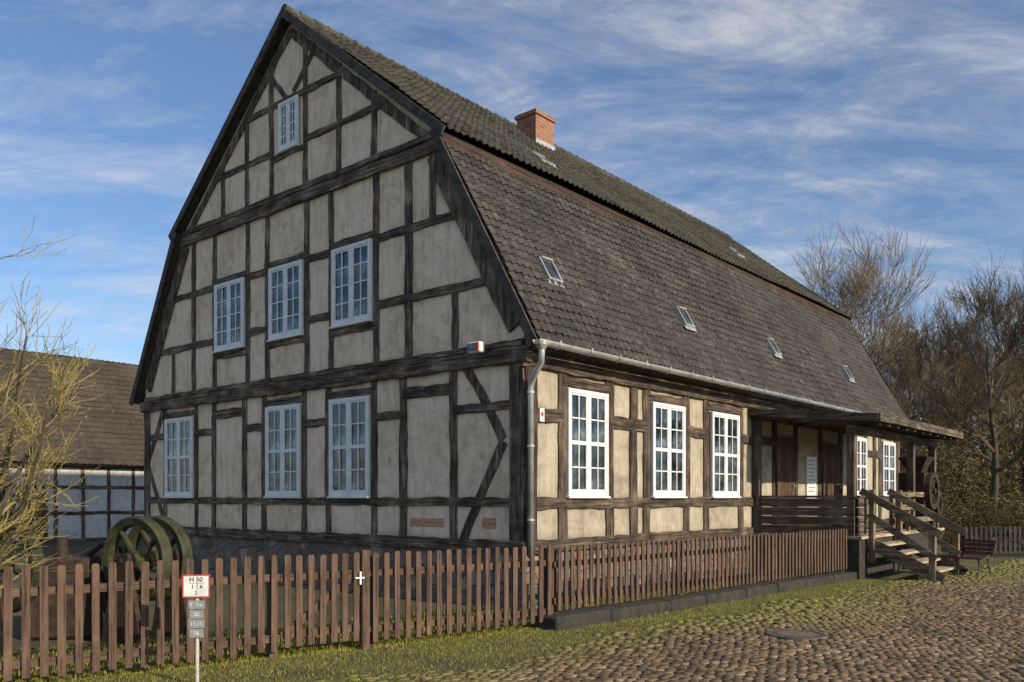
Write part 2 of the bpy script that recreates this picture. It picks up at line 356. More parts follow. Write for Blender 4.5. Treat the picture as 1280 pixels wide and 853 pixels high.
def window(par,w,h,loc,rz,cols=4,rows=4,transom=True):
    c=.07; m=MB(); d=-.060
    m.box(0,c,d,0,0,h).box(w-c,w,d,0,0,h).box(c,w-c,d+.001,0,h-c,h).box(c,w-c,d+.001,0,0,c)
    o=m.build('window',M_WHITE,par,bevel=.005); o.location=loc; o.rotation_euler=(0,0,rz)
    s=MB().box(-.02,w+.02,d-.03,-.002,-.035,-.002).build('sill',M_WHITE,o,bevel=.006)
    b=MB(); x0,x1,z0,z1=c,w-c,c,h-c; d2=d+.014
    mid=w/2; b.box(mid-.04,mid+.04,d2-.008,d2+.03,z0,z1)
    zt=z0+(z1-z0)*.5
    if transom:
        b.box(x0,mid-.04,d2-.004,d2+.03,zt-.032,zt+.032); b.box(mid+.04,x1,d2-.004,d2+.03,zt-.032,zt+.032)
    for (a,e) in ((x0,mid-.04),(mid+.04,x1)):
        b.box(a,a+.03,d2,d2+.028,z0,z1).box(e-.03,e,d2,d2+.028,z0,z1).box(a+.03,e-.03,d2,d2+.028,z0,z0+.04).box(a+.03,e-.03,d2,d2+.028,z1-.03,z1)
        for i in range(1,cols//2):
            x=a+(e-a)*i/(cols//2); b.box(x-.011,x+.011,d2+.002,d2+.026,z0+.04,z1-.03)
        for j in range(1,rows):
            if transom and j==rows//2: continue
            z=z0+(z1-z0)*j/rows; b.box(a+.03,e-.03,d2+.004,d2+.024,z-.011,z+.011)
    b.build('glazing_bars',M_WHITE,o)
    g=MB()
    for i in range(cols):
        for j in range(rows):
            xa=x0+(x1-x0)*i/cols; xb=x0+(x1-x0)*(i+1)/cols; za=z0+(z1-z0)*j/rows; zb=z0+(z1-z0)*(j+1)/rows
            q=[d2+.021+random.uniform(-.005,.005) for _ in range(3)]; q.append(q[0]+q[2]-q[1])
            g.add([(xa,q[0],za),(xb,q[1],za),(xb,q[2],zb),(xa,q[3],zb)],[(0,1,2,3)])
    g.build('panes',M_GLASS,o,recalc=False)
    MB().box(c,w-c,-.014,-.004,c,h-c).build('reveal',M_BLACK,o)
    return o
for a,b in ((209,243),(335,377.5),(414.5,464)):
    window(gable,S(a)-S(b),1.78,(-.012,S(a),1.67),-PI/2)
for a,b in ((271,307),(339,380.5),(417.5,467)):
    window(gable,S(a)-S(b),1.42,(-.012,S(a),4.78),-PI/2,transom=False)
window(gable,S(351)-S(375),.95,(-.012,S(351),8.44),-PI/2,4,4,False)
for a,b in ((706,756),(812,852.5),(886.5,920.5)):
    window(front,T(b)-T(a),1.72,(T(a),-.022,1.67),0)
window(front,1.08,1.62,(14.3,-.022,1.72),0); window(front,1.2,1.62,(16.86,-.022,1.72),0)
p=gpt(555,655);q=gpt(513,666); MB().box(-.008,.01,p[0],q[0],1.17,1.30).build('brick_patch',M_BRICK2,gable)
p=gpt(620,655);q=gpt(603,668); MB().box(-.008,.01,p[0],q[0],1.17,1.33).build('brick_patch',M_BRICK2,gable)
def door(t0,t1,mat,z1=2.95):
    m=MB(); w=t1-t0; m.box(0,w,-.05,0,0,z1-.92)
    o=m.build('door',mat,front); o.location=(t0,0,.92)
    k=MB()
    for i in range(5):
        x=w*(i+.5)/5; k.box(x-w/10+.008,x+w/10-.008,-.068,-.051,.05,z1-1.0)
    k.build('door_plank',mat,o)
    MB().tube([(w-.12,-.07,1.0),(w-.12,-.13,1.0),(w-.24,-.13,1.0)],.012,6).build('handle',M_ZINC,o)
    f=MB().box(-.1,0,-.09,0,0,z1-.84).box(w,w+.1,-.09,0,0,z1-.84).box(0,w,-.09,0,z1-.92,z1-.82).build('door_frame',M_PORCHV,o)
door(9.17,10.15,M_DOOR); door(12.05,13.25,M_DOOR)
nb_=MB().box(0,.62,-.05,0,0,1.05).build('notice_board',M_WHITE,front,bevel=.008); nb_.location=(10.95,-.0,1.62)
k=MB()
for i in range(9):
    z=.93-i*.095; k.box(.08,.08+random.uniform(.25,.46),-.053,-.051,z,z+.025)
k.build('printed_lines',M_GREY,nb_)
# ---------------------------------------------------------------- roof
def tile_sheet(Lx,H,tw=TW,th=TH,amp=.036):
    nc=int(round(Lx/tw)); tw=Lx/nc; nr=int(math.ceil(H/th)); prof=[]
    K=5; us=np.linspace(0,1,K+1); pr=amp*(0.5+0.5*np.cos(2*np.pi*us))**1.3
    V=[];Fc=[]
    for r in range(nr):
        dx=random.uniform(-.004,.004)
        for c in range(nc):
            j=random.uniform(-.0035,.0035); dy=random.uniform(-.005,.005); o=len(V); sk=random.uniform(-.004,.004)
            if random.random()<.015: j+=.009; sk*=4
            y0=r*th-.03+dy; y1=min((r+1)*th+.02,H+.01)
            sag=.028*math.sin(c*.08+r*.18)+.020*math.sin(c*.033+1)+.006*math.sin(c*.4+r*.9)
            n=K+1
            for (yy,hh) in ((y0,.004),(y0,.034),(y0,.034),(y1,.002)):
                for k in range(n):
                    V.append((c*tw+us[k]*tw+dx,yy+sk*us[k],pr[k]+hh+j+sag))
            for k in range(K):
                a=o+k
                Fc.append((a,a+1,a+n+1,a+n)); Fc.append((a+2*n,a+2*n+1,a+3*n+1,a+3*n))
    return np.array(V),np.array(Fc)
def roof_slope(parent,name,Lx,x0,p0,p1,mat,backside=False,slab=.12,slabmat=None):
    H=math.hypot(p1[0]-p0[0],p1[1]-p0[1]); th=math.atan2(p1[1]-p0[1],p1[0]-p0[0])
    V,Fc=tile_sheet(Lx,H); o=npmesh(name,V,Fc,mat,True); o.parent=parent
    if backside:
        c,s=math.cos(th),math.sin(th)
        R=Matrix(((-1,0,0,x0+Lx),(0,-c,s,W-p0[0]),(0,s,c,p0[1]),(0,0,0,1)))
        o.matrix_basis=R
    else:
        o.location=(x0,p0[0],p0[1]); o.rotation_euler=(th,0,0)
    MB().box(.02,Lx-.02,0,H,-slab,-.06).build('roof_boarding',slabmat or M_SLAB,o)
    return o,th,H
LX=L+.34; X0=-.17
UP0=(BRK[0]-.14,BRK[1]-.14*SU+.05)
lowF,thL,HL=roof_slope(house,'roof_slope',LX,X0,(-OH,EV),LOWTOP,M_TILE)
upF,thU,HU=roof_slope(house,'roof_slope',LX,X0,UP0,PK,M_TILEU)
roof_slope(house,'roof_slope',LX,X0,(-OH,EV),LOWTOP,M_TILE,True)
roof_slope(house,'roof_slope',LX,X0,UP0,PK,M_TILEU,True)
for sg in (0,1):
    y=(BRK[0]-.09) if not sg else W-BRK[0]+.09
    MB().box(X0,X0+LX,y-.015,y+.015,7.28,7.50).build('fascia_board',M_FASC,house)
m=MB(); x=X0
while x<L+.15:
    m.tube([(x,W/2,PK[1]+.035),(x+.36,W/2,PK[1]+.022)],[.105,.095],10); x+=.34
m.build('ridge_caps',M_TILEU,house,smooth=False)
for xx in (X0-.02,L+.17+.0):
    for sg in (0,1):
        mm=(lambda s:s) if not sg else (lambda s:W-s)
        def vb(a,b,w=.15,o=.045):
            d=Vector((b[0]-a[0],b[1]-a[1])).normalized(); n=Vector((d.y,-d.x))*(w/2-o)
            m=MB().bar((xx,mm(a[0]+n.x),a[1]+n.y),(xx,mm(b[0]+n.x),b[1]+n.y),.035,w,Vector((0,mm(1)-mm(0),0)).cross(Vector((0,0,1))).cross(Vector((0,(b[0]-a[0])*(mm(1)-mm(0)),b[1]-a[1]))))
            return m.build('verge_board',M_VERGE,house)
        vb((-OH-.03,EV-.05),(LOWTOP[0],LOWTOP[1]))
        vb((UP0[0]-.02,UP0[1]-.02),(PK[0]+.02,PK[1]+.02))
r=.075; n=9; V=[];Fc=[]
for i,x in enumerate(np.linspace(-.28,L+.18,40)):
    for k in range(n):
        a=PI+PI*k/(n-1); V.append((x,-OH-.11+r*math.cos(a),EV-.02+r*math.sin(a)))
    for k in range(n):
        a=2*PI-PI*k/(n-1); V.append((x,-OH-.11+(r-.008)*math.cos(a),EV-.02+(r-.008)*math.sin(a)))
q=2*n
for i in range(39):
    for k in range(q): Fc.append((i*q+k,i*q+(k+1)%q,(i+1)*q+(k+1)%q,(i+1)*q+k))
Fc+= [tuple(range(q)),tuple(39*q+k for k in range(q-1,-1,-1))]
gut=MB().add(V,Fc).build('gutter',M_ZINC,house)
for i in range(24):
    x=.2+i*.8
    MB().add([(x+dx_,y_,z_) for dx_ in (-.015,.015) for (y_,z_) in ((-OH+.06,EV-.05),(-OH-.11,EV-.115),(-OH-.195,EV-.06),(-OH-.195,EV+.01),(-OH-.187,EV+.01),(-OH-.187,EV-.055),(-OH-.11,EV-.103),(-OH+.06,EV-.04))],
      [tuple(range(8)),tuple(range(15,7,-1))]+[(k,(k+1)%8,8+(k+1)%8,8+k) for k in range(8)]).build('bracket',M_ZINC,gut)
MB().tube([(-.15,-OH-.11,EV-.07),(-.15,-OH-.11,EV-.2),(-.12,-OH-.08,EV-.32),(-.02,-.2,EV-.52),(.0,-.13,EV-.66),(.0,-.13,.75)],.045,12).build('downpipe',M_ZINC,house,smooth=True)
for z in (1.3,2.4,3.2): MB().lathe([(.046,z),(.056,z),(.056,z+.03),(.046,z+.03)],12,'z',(0,-.13,0)).build('pipe_clamp',M_ZINC,house)
MB().lathe([(.03,-.16),(.09,-.06),(.10,.0),(.085,.01)],14,'z',(-.15,-OH-.11,EV-.03)).build('rain_hopper',M_ZINC,house)
cy0,cx0=5.05,6.55
ch=MB().box(cx0-.36,cx0+.36,cy0-.3,cy0+.3,9.8,11.06).build('chimney',M_BRICK,house)
MB().box(cx0-.4,cx0+.4,cy0-.34,cy0+.34,10.94,11.02).build('chimney_band',M_BRICK,ch)
MB().box(cx0-.38,cx0+.38,cy0-.325,cy0-.304,10.08,10.34).box(cx0+.364,cx0+.385,cy0-.325,cy0+.3,10.1,10.38).build('flashing',M_ZINC,ch)
MB().box(cx0-.3,cx0+.3,cy0-.24,cy0+.24,11.05,11.09).build('chimney_cap',M_BLACK,ch)
def skylight(parent,px,py,p0,th,w=.36,h=.45):
    nrm=(0,-math.sin(th),math.cos(th)); P=hit(px,py,(0,p0[0],p0[1]),nrm)
    x=P.x-X0; y=(P.y-p0[0])*math.cos(th)+(P.z-p0[1])*math.sin(th)
    m=MB(); a,b=w/2,h/2; z0,z1=.03,.12; t=.035
    m.box(-a,-a+t,-b,b,z0,z1).box(a-t,a,-b,b,z0,z1).box(-a+t,a-t,-b,-b+t,z0,z1-.001).box(-a+t,a-t,b-t,b,z0,z1+.03)
    m.box(-a-.04,a+.04,-b-.08,-b-.002,.08,.09)
    o=m.build('skylight',M_ZINC,parent); o.location=(x,y,.0)
    MB().box(-a+t,a-t,-b+t,b-t,z1-.04,z1-.02).build('pane',M_GLASS,o)
for px,py in ((683,343),(852,401),(963,437),(1056,469)): skylight(lowF,px,py,(-OH,EV),thL)
for px,py in ((676,205),(918,320)): skylight(upF,px,py,UP0,thU,.45,.36)
pt=hit(677,519,(0,-.05,0),(0,1,0))
pl=MB().box(pt.x-.055,pt.x+.055,-.062,-.05,pt.z-.10,pt.z+.10).build('plaque',M_WHITE,front)
MB().prism([(0,-.045),(.03,-.02),(.03,.03),(-.03,.03),(-.03,-.02)],lambda p:(pt.x+p[0],-.0655,pt.z+.015+p[1]),lambda p:(pt.x+p[0],-.0625,pt.z+.015+p[1])).build('red_mark',M_RED,pl)
pt=gpt(608,438)
fl=MB().box(-.30,-.17,pt[0]-.13,pt[0]+.13,pt[1]-.07,pt[1]+.09).build('floodlight',M_WHITE,gable,bevel=.015)
MB().box(-.312,-.301,pt[0]-.02,pt[0]+.11,pt[1]-.05,pt[1]+.07).build('lens',M_GLASS,fl)
MB().box(-.315,-.302,pt[0]-.115,pt[0]-.03,pt[1]-.05,pt[1]+.07).build('red_mark',M_RED,fl)
MB().bar((-.18,pt[0],pt[1]+.02),(-.0,pt[0],pt[1]-.05),.04,.03).build('arm',M_ZINC,fl)
# ---------------------------------------------------------------- porch
PT0,PT1,PW=7.68,14.35,2.75; D=.86
m=MB().prism([(0,3.58),(-PW,3.30),(-PW,3.22),(0,3.50)],lambda p:(PT0,p[0]-.005,p[1]),lambda p:(PT1,p[0]-.005,p[1]))
pr_=m.build('porch_roof',M_DARK,house)
MB().box(PT0-.02,PT1+.02,-PW-.04,-PW-.007,3.16,3.33).build('fascia',M_PORCH,pr_)
for x in (PT0-.02,PT1+.02): MB().bar((x,-.01,3.51),(x,-PW,3.235),.03,.16).build('verge_board',M_PORCH,pr_)
x=PT0+.2
while x<PT1: MB().bar((x,-.02,3.43),(x,-PW+.03,3.16),.08,.11).build('roof_joist',M_PORCH,pr_); x+=.62
MB().box(7.9,14.2,-2.2,-2.04,2.98,3.13).build('porch_beam',M_PORCH,pr_)
for t in (8.0,12.2,14.1): MB().box(t-.085,t+.085,-2.2,-2.04,D,2.98).build('porch_post',M_PORCHV,pr_,bevel=.008)
MB().box(7.86,8.0,-.18,-.06,D,3.4).build('porch_post',M_PORCHV,pr_)
dk=MB(); y=-.02
while y>-2.35: dk.box(7.85,14.3,y-.14,y-.006,D-.06,D); y-=.147
deck=dk.build('porch_deck',M_STEP,house)
MB().box(7.9,14.25,-2.3,-.06,-.2,D-.062).build('deck_base',M_KERB,deck)
for x0_,x1_,y0_,y1_ in ((7.90,7.94,-2.2,-.08),(7.95,8.4,-2.28,-2.24)):
    pp=MB()
    for z in (D+.02,D+.21,D+.40,D+.59): pp.box(x0_,x1_,y0_,y1_,z,z+.18)
    pp.box(x0_-.03,x1_+.03,y0_-.03,y1_+.03,D+.78,D+.83); pp.build('parapet',M_PORCH,deck)
pp=MB()
for z in (D+.2,D+.5,D+.8): pp.box(10.3,14.2,-2.30,-2.26,z,z+.12)
for t in (10.36,11.6,12.9,14.15): pp.box(t-.05,t+.05,-2.255,-2.17,D,D+.95)
pp.build('railing',M_STAIR,deck)
# stairs
st=thing('wooden_stairs','open wooden stairs with two sloping handrails leading up to the porch','stairs',(CX,CY,0),ANG)
TS0,TS1=8.40,10.2; NS=5
for i in range(NS-1):
    z=D-(i+1)*D/NS; y=-2.36-i*.30
    MB().box(TS0,TS1,y-.32,y,z-.05,z).build('step',M_STEP,st,bevel=.006)
    MB().box(TS0+.03,TS1-.03,y-.03,y-.005,z-.16,z-.052).build('riser',M_STAIR,st)
for t in (TS0-.03,TS1+.03):
    MB().bar((t,-2.34,D-.14),(t,-3.75,.02),.05,.24).build('stringer',M_STAIR,st)
    MB().box(t-.06,t+.06,-3.62,-3.50,0,1.02).build('post',M_STAIRV,st,bevel=.006)
    MB().box(t-.06,t+.06,-2.46,-2.35,.3,D+.95).build('post',M_STAIRV,st,bevel=.006)
    MB().bar((t-.08,-2.2,D+.93),(t-.08,-3.75,.90),.04,.15).build('handrail',M_STAIR,st)
    MB().bar((t-.08,-2.35,D+.43),(t-.08,-3.65,.44),.035,.13).build('handrail',M_STAIR,st)
# ---------------------------------------------------------------- wheels & machines
def wheel(mb_,R,w,nsp,sp=.025,rim=.06,c=(0,0,0)):
    mb_.lathe([(R-rim,-w/2),(R,-w/2),(R,w/2),(R-rim,w/2)],40,'y',c,True)
    mb_.lathe([(.02,-w*.7),(R*.16,-w*.7),(R*.16,w*.7),(.02,w*.7)],16,'y',c,True)
    for i in range(nsp):
        a=2*PI*i/nsp
        mb_.tube([(c[0]+R*.1*math.cos(a),c[1],c[2]+R*.1*math.sin(a)),(c[0]+(R-rim*.5)*math.cos(a),c[1],c[2]+(R-rim*.5)*math.sin(a))],sp,6)
wp=thing('flywheel_pair','pair of thick green cast iron flywheels on one axle behind the picket fence','machine',(-4.40,9.95,0),math.radians(155))
for yy in (0.0,-.30):
    w_=.15; Rw=.51; zc=.92
    wh=MB().lathe([(Rw-.10,-w_/2+.02),(Rw-.02,-w_/2),(Rw,-w_/2+.02),(Rw,w_/2-.02),(Rw-.02,w_/2),(Rw-.10,w_/2-.02)],56,'y',(0,yy,zc),True).build('flywheel',M_GREEN,wp)
    MB().lathe([(.03,-w_*.7),(.10,-w_*.7),(.10,w_*.7),(.03,w_*.7)],20,'y',(0,yy,zc),True).build('hub',M_GREEN,wh)
    for i in range(4):
        a=2*PI*i/4+.9
        MB().tube([(.07*math.cos(a),yy,zc+.07*math.sin(a)),((Rw-.06)*math.cos(a),yy,zc+(Rw-.06)*math.sin(a))],[.045,.03],8).build('spoke',M_GREEN,wh)
MB().tube([(0,.25,.92),(0,-.58,.92)],.035,10).build('axle',M_RUST,wp)
for yy in (.2,-.52): MB().prism([(-.32,-.05),(.32,-.05),(.1,1.0),(-.1,1.0)],lambda p:(p[0],yy-.03,p[1]),lambda p:(p[0],yy+.03,p[1])).build('bearing_stand',M_RUST,wp)
t=thing('iron_wheel','green iron wheel half hidden by the bare shrub at the left edge','wheel',(-5.72,9.5,0),math.radians(160))
m=MB(); m.lathe([(.46,-.07),(.56,-.07),(.56,.07),(.46,.07)],44,'y',(0,0,.90),True); m.build('rim',M_GREEN,t)
MB().lathe([(.03,-.09),(.1,-.09),(.1,.09),(.03,.09)],16,'y',(0,0,.90),True).build('hub',M_GREEN,t)
for i in range(4):
    a=2*PI*i/4+.3; MB().tube([(.06*math.cos(a),0,.90+.06*math.sin(a)),(.51*math.cos(a),0,.90+.51*math.sin(a))],[.035,.025],6).build('spoke',M_GREEN,t)
MB().prism([(-.3,-.05),(.3,-.05),(.08,.94),(-.08,.94)],lambda p:(p[0],.10,p[1]),lambda p:(p[0],.16,p[1])).build('stand',M_RUST,t)
bo=thing('rusty_engine','low rusty engine block with small pipes behind the fence, left of the green flywheels','machine',(-5.25,10.5,0),math.radians(10))
MB().box(-.62,.62,-.3,.3,-.05,.55).box(-.5,.1,-.22,.22,.551,.92).box(.2,.55,-.2,.2,.551,.78).build('engine_block',M_RUST,bo,bevel=.035)
MB().tube([(-.3,0,.92),(-.3,0,1.16)],[.08,.06],12).build('neck',M_RUST,bo)
MB().tube([(.38,0,.78),(.38,0,1.02),(.15,0,1.06),(.0,0,.92)],.035,8).build('pipe',M_RUST,bo)
MB().tube([(-.75,-.2,.75),(.75,-.2,.75)],.03,8).build('shaft',M_GREEN,bo)
lm=thing('mill_machine','bulky rusty milling machine with a spoked gear wheel standing on the porch end','machine',(CX+UX*13.1+2.0*-VX,CY+UY*13.1-2.0*VY,D),ANG)
mm=MB(); wheel(mm,.46,.13,6,.045,.12,(0,-.36,.95)); mm.build('gear_wheel',M_RUST,lm)
mm=MB(); wheel(mm,.27,.10,6,.035,.08,(.6,-.36,.62)); mm.build('gear_wheel',M_RUST,lm)
MB().box(-.45,-.35,-.3,.3,0,1.3).box(.35,.45,-.3,.3,0,1.3).box(-.45,.85,-.3,-.22,.5,.6).box(-.45,.45,-.3,.3,1.301,1.4).box(-.34,.34,-.22,.22,.1,1.2).build('stand',M_RUST,lm)
MB().tube([(0,-.45,.95),(0,.3,.95)],.04,8).build('axle',M_RUST,lm)
MB().add([(-.35,-.35,1.8),(.35,-.35,1.8),(.35,.35,1.8),(-.35,.35,1.8),(-.14,-.14,1.402),(.14,-.14,1.402),(.14,.14,1.402),(-.14,.14,1.402)],[(0,1,5,4),(1,2,6,5),(2,3,7,6),(3,0,4,7),(4,5,6,7)]).build('hopper',M_RUST,lm)
# bench
be=thing('slatted_bench','reddish wooden slatted bench with curved iron ends beside the porch stairs','bench',(9.80,18.2,0),math.radians(-58))
be.scale=(.82,.88,.88)
for i in range(5): MB().box(-.6,.6,-.42+i*.095,-.345+i*.095,.42-abs(i-2)*.012,.45-abs(i-2)*.012).build('seat_slat',M_BENCH,be)
for i in range(4): MB().bar((-.6,.08+i*.035,.53+i*.095),(.6,.08+i*.035,.53+i*.095),.02,.08).build('back_slat',M_BENCH,be)
for x in (-.5,.5):
    MB().tube([(x,-.42,0),(x,-.36,.25),(x,-.42,.43),(x,-.1,.42),(x,.06,.5),(x,.24,.9)],.022,6).tube([(x,.12,0),(x,.02,.25),(x,-.02,.43)],.02,6).build('leg',M_BLACK,be)
# ---------------------------------------------------------------- FENCES
A=Vector((-4.41,7.3)); B=Vector((.51,10.86)); Dp=Vector((6.85,17.35))
e1=(B-A).normalized(); n1=Vector((e1.y,-e1.x)); e2=(Dp-B).normalized(); n2=Vector((e2.y,-e2.x))
def picket(mat,par,x,w,z0,z1,y=0):
    tl=random.uniform(-.006,.006); dz=random.uniform(-.009,.009); t=.011; z1+=dz; y+=random.uniform(-.003,.003); w*=random.uniform(.95,1.05)
    m=MB().prism([(x-w/2,z0),(x+w/2,z0),(x+w/2+tl,z1-.016),(x+w/2-.012+tl,z1),(x-w/2+.012+tl,z1),(x-w/2+tl,z1-.016)],lambda p:(p[0],y-t,p[1]),lambda p:(p[0],y+t,p[1]))
    return m.build('picket',mat,par)
def fence(P,e,length,label,z0,z1,step=.138,w=.066,posts=2.4,gate=False,mat=M_FENCE,matr=M_FENCER,name='picket_fence',cat='fence',base=0.0):
    t=thing(name,label,cat,(P.x,P.y,base),math.atan2(e.y,e.x))
    n=int(round(length/step)); step=length/n; off=step/2
    for i in range(n): picket(mat,t,off+i*step,w,z0+random.uniform(-.01,.01),z1,0)
    for z in (z0+.13,z1-.23): MB().bar((.0,.045,z),(length,.045,z),.035,.075).build('rail',matr,t)
    k=int(length/posts)
    if not gate:
        for i in range(k+1):
            x=.05+(length-.1)*i/max(k,1); MB().box(x-.045,x+.045,.065,.155,-.2,z1-.04).build('post',mat,t,bevel=.006)
    else:
        MB().bar((.1,.045,z0+.17),(length-.1,.045,z1-.27),.03,.075).build('brace',matr,t)
    return t
def along(px):
    r=(px-HX)/F; return (r*A.y-A.x)/(e1.x-r*e1.y)
g0=along(352); g1=along(457); tot=(B-A).length
st0=-1.4
fence(A+e1*st0,e1,g0-st0-.01,'brown picket fence at the left, from the bare shrub to the garden gate',.06,1.05)
gt=fence(A+e1*g0,e1,g1-g0-.05,'brown picket garden gate with a diagonal brace and white latch',.09,1.045,gate=True,name='garden_gate',cat='gate')
la=MB().box(g1-g0-.14,g1-g0-.03,-.04,-.02,.765,.78).box(g1-g0-.09,g1-g0-.07,-.045,-.02,.70,.84).build('latch',M_WHITE,gt)
gpst=MB().box(-.045,.045,-.02,.07,-.2,1.07).build('gate_post',M_FENCE,None,bevel=.008); q_=A+e1*(g1-.0); gpst.location=(q_.x,q_.y,0); gpst.rotation_euler=(0,0,math.atan2(e1.y,e1.x)); tag(gpst,'square brown post the garden gate closes against','post')
fence(A+e1*(g1+.05),e1,tot-g1-.02,'brown picket fence standing on grass, between the garden gate and the stone kerb',.06,1.04)
fence(B+e2*.08,e2,(Dp-B).length-.05,'brown picket fence standing on the mossy stone kerb in front of the house',.02,.85,.130,.062,base=.16)
kb=MB(); Lk=(Dp-B).length; x=-.15
while x<Lk:
    l=min(random.uniform(.9,1.5),Lk-x+.01); j=random.uniform(-.012,.012)
    kb.box(x+.006,x+l-.006,-.22+j,.2,-.15,.14+random.uniform(-.012,.012)); x+=l
kb=kb.build('stone_kerb',M_KERB,None,bevel=.025); kb.location=(B.x,B.y,0); kb.rotation_euler=(0,0,math.atan2(e2.y,e2.x)); tag(kb,'low mossy stone kerb carrying the picket fence in front of the house','kerb')
fence(Vector((12.9,24.2)),Vector((1,.12)).normalized(),9,'low dark weathered picket fence in the distance at the right edge',.05,.82,.15,.08,mat=M_OLDF,matr=M_OLDF)
# ---------------------------------------------------------------- SIGN
sg=thing('hydrant_sign','white stake with a red bordered hydrant plate above narrow grey plates, before the fence','sign',(-2.79,7.50,0),math.radians(6))
MB().tube([(0,.02,-.1),(0,.02,.96)],.017,10).build('stake',M_STAKE,sg)
def txt(body,size,loc,mat,par,sx=1):
    c=bpy.data.curves.new('t','FONT'); c.body=body; c.size=size; c.align_x='CENTER'; c.align_y='CENTER'; c.extrude=.0012
    o=bpy.data.objects.new('t',c); COL.objects.link(o); dg=bpy.context.evaluated_depsgraph_get()
    me=bpy.data.meshes.new_from_object(o.evaluated_get(dg)); bpy.data.objects.remove(o)
    me.materials.clear(); me.materials.append(mat)
    o=bpy.data.objects.new('lettering',me); COL.objects.link(o); o.parent=par; o.location=loc; o.rotation_euler=(PI/2,0,0); o.scale=(sx,1,1)
    return o
p1=MB().box(-.115,.115,-.012,0,.77,.965).build('red_bordered_plate',M_WHITE,sg,bevel=.003)
MB().box(-.115,.115,-.0145,-.0125,.765,.777).box(-.115,.115,-.0145,-.0125,.957,.969).box(-.119,-.107,-.0145,-.0125,.777,.957).box(.107,.119,-.0145,-.0125,.777,.957).build('red_border',M_RED,p1)
txt('H 50',.058,(0,-.0148,.925),M_BLACK,p1)
txt('1',.05,(-.03,-.0148,.862),M_BLACK,p1); txt('6',.05,(.045,-.0148,.862),M_BLACK,p1); txt('2',.045,(.0,-.0148,.806),M_BLACK,p1)
MB().box(-.06,.075,-.0145,-.0125,.892,.895).box(.008,.011,-.0145,-.0125,.83,.892).build('rule_lines',M_BLACK,p1)
for i,s_ in enumerate(('S  Tw','20','11.11','78')):
    zz_=.70-i*.084; hw=.070 if i%2==0 else .060
    p2=MB().box(-hw,hw,-.012,0,zz_-.039,zz_+.039).build('grey_plate',M_GREY,sg,bevel=.003)
    txt(s_,.048,(0,-.0148,zz_),M_WHITE,p2)
# ---------------------------------------------------------------- GROUND
def mat_ground():
    m,nt,b=newmat('meadow'); v=coord(nt)
    c=ramp(nt,noise(nt,v,.5,8,.7),[(.35,(.04,.04,.015)),(.5,(.075,.068,.025)),(.65,(.11,.085,.045))])
    nt.links.new(c,b.inputs['Base Color']); b.inputs['Roughness'].default_value=1; bump(nt,b,noise(nt,v,12,8),.8,.05); return m
gm=mat_ground()
struct(MB().add([(-400,-200,-.07),(500,-200,-.07),(500,700,-.07),(-400,700,-.07)],[(0,1,2,3)]).build('ground',gm,recalc=False))
M_JOINT,nt,b=newmat('joint_soil'); v=coord(nt)
c=ramp(nt,noise(nt,v,1.1,8,.7),[(.38,(.12,.13,.022)),(.5,(.09,.08,.025)),(.62,(.07,.05,.028))])
nt.links.new(c,b.inputs['Base Color']); b.inputs['Roughness'].default_value=1; bump(nt,b,noise(nt,v,30,6),.6,.03)
struct(MB().add([(-9,-10,-.018),(60,-10,-.018),(60,23.2,-.018),(11.5,23.2,-.018),(B.x+1.2,B.y+.7,-.018),(A.x-2,A.y-1.2,-.018)],[(0,1,2,3,4,5)]).build('road_bed',M_JOINT,recalc=False))
M_COB,nt,b=newmat('cobble'); gi=nt.nodes.new('ShaderNodeNewGeometry'); v=coord(nt)
c=ramp(nt,gi.outputs['Random Per Island'],[(.0,(.12,.076,.040)),(.35,(.21,.138,.072)),(.65,(.30,.205,.11)),(.88,(.30,.178,.09)),(1.0,(.42,.325,.20))])
c=mixc(nt,.7,c,ramp(nt,noise(nt,v,25,6),[(.3,(.45,.45,.45)),(.7,(1.0,1.0,1.0))]),'MULTIPLY')
c=mixc(nt,.85,c,ramp(nt,noise(nt,v,.8,6,.7),[(.35,(.45,.45,.42)),(.6,(1.0,1.0,1.0))]),'MULTIPLY')
at=nt.nodes.new('ShaderNodeAttribute'); at.attribute_name='moss'
mf=mth(nt,'MULTIPLY',at.outputs['Fac'],ramp(nt,noise(nt,v,11,7,.75),[(.36,0.0),(.54,1.0)]))
c=mixc(nt,mf,c,(.19,.19,.03))
nt.links.new(c,b.inputs['Base Color']); b.inputs['Roughness'].default_value=.75; bump(nt,b,noise(nt,v,40,6),.6,.014)
def dist(x,y):
    d1=(x-A.x)*n1.x+(y-A.y)*n1.y; d2=(x-B.x)*n2.x+(y-B.y)*n2.y
    return np.maximum(d1,d2)
def vnoise(x,y,s,seed=0):
    r=np.random.RandomState(seed); out=0; 
    for i in range(7):
        a=r.uniform(0,2*PI); f=s*r.uniform(.5,2.2); ph=r.uniform(0,9); out=out+np.sin((x*math.cos(a)+y*math.sin(a))*f+ph)
    return out/7
aa=math.radians(20); ca,sa=math.cos(aa),math.sin(aa)
sx_,sy_=.112,.086
U,Vv=np.meshgrid(np.arange(-12,36,sx_),np.arange(-4,32,sy_))
row=np.arange(U.shape[0])[:,None]; U=U+(row%2)*sx_/2+np.random.uniform(-.025,.025,U.shape)+ .12*np.sin(Vv*.9); Vv=Vv+np.random.uniform(-.016,.016,Vv.shape)+.10*np.sin(U*.7)
X=U*ca-Vv*sa; Y=U*sa+Vv*ca
X=X.ravel();Y=Y.ravel()
dd=dist(X,Y); nz=vnoise(X,Y,1.6,3)
keep=(Y>6.3)&(Y<23.0)&(X<Y*.68+.6)&(X>-Y*.66)&(dd>1.0+.65*nz+.25*(X<1))&(np.hypot(X-3.42,Y-10.2)>.38)
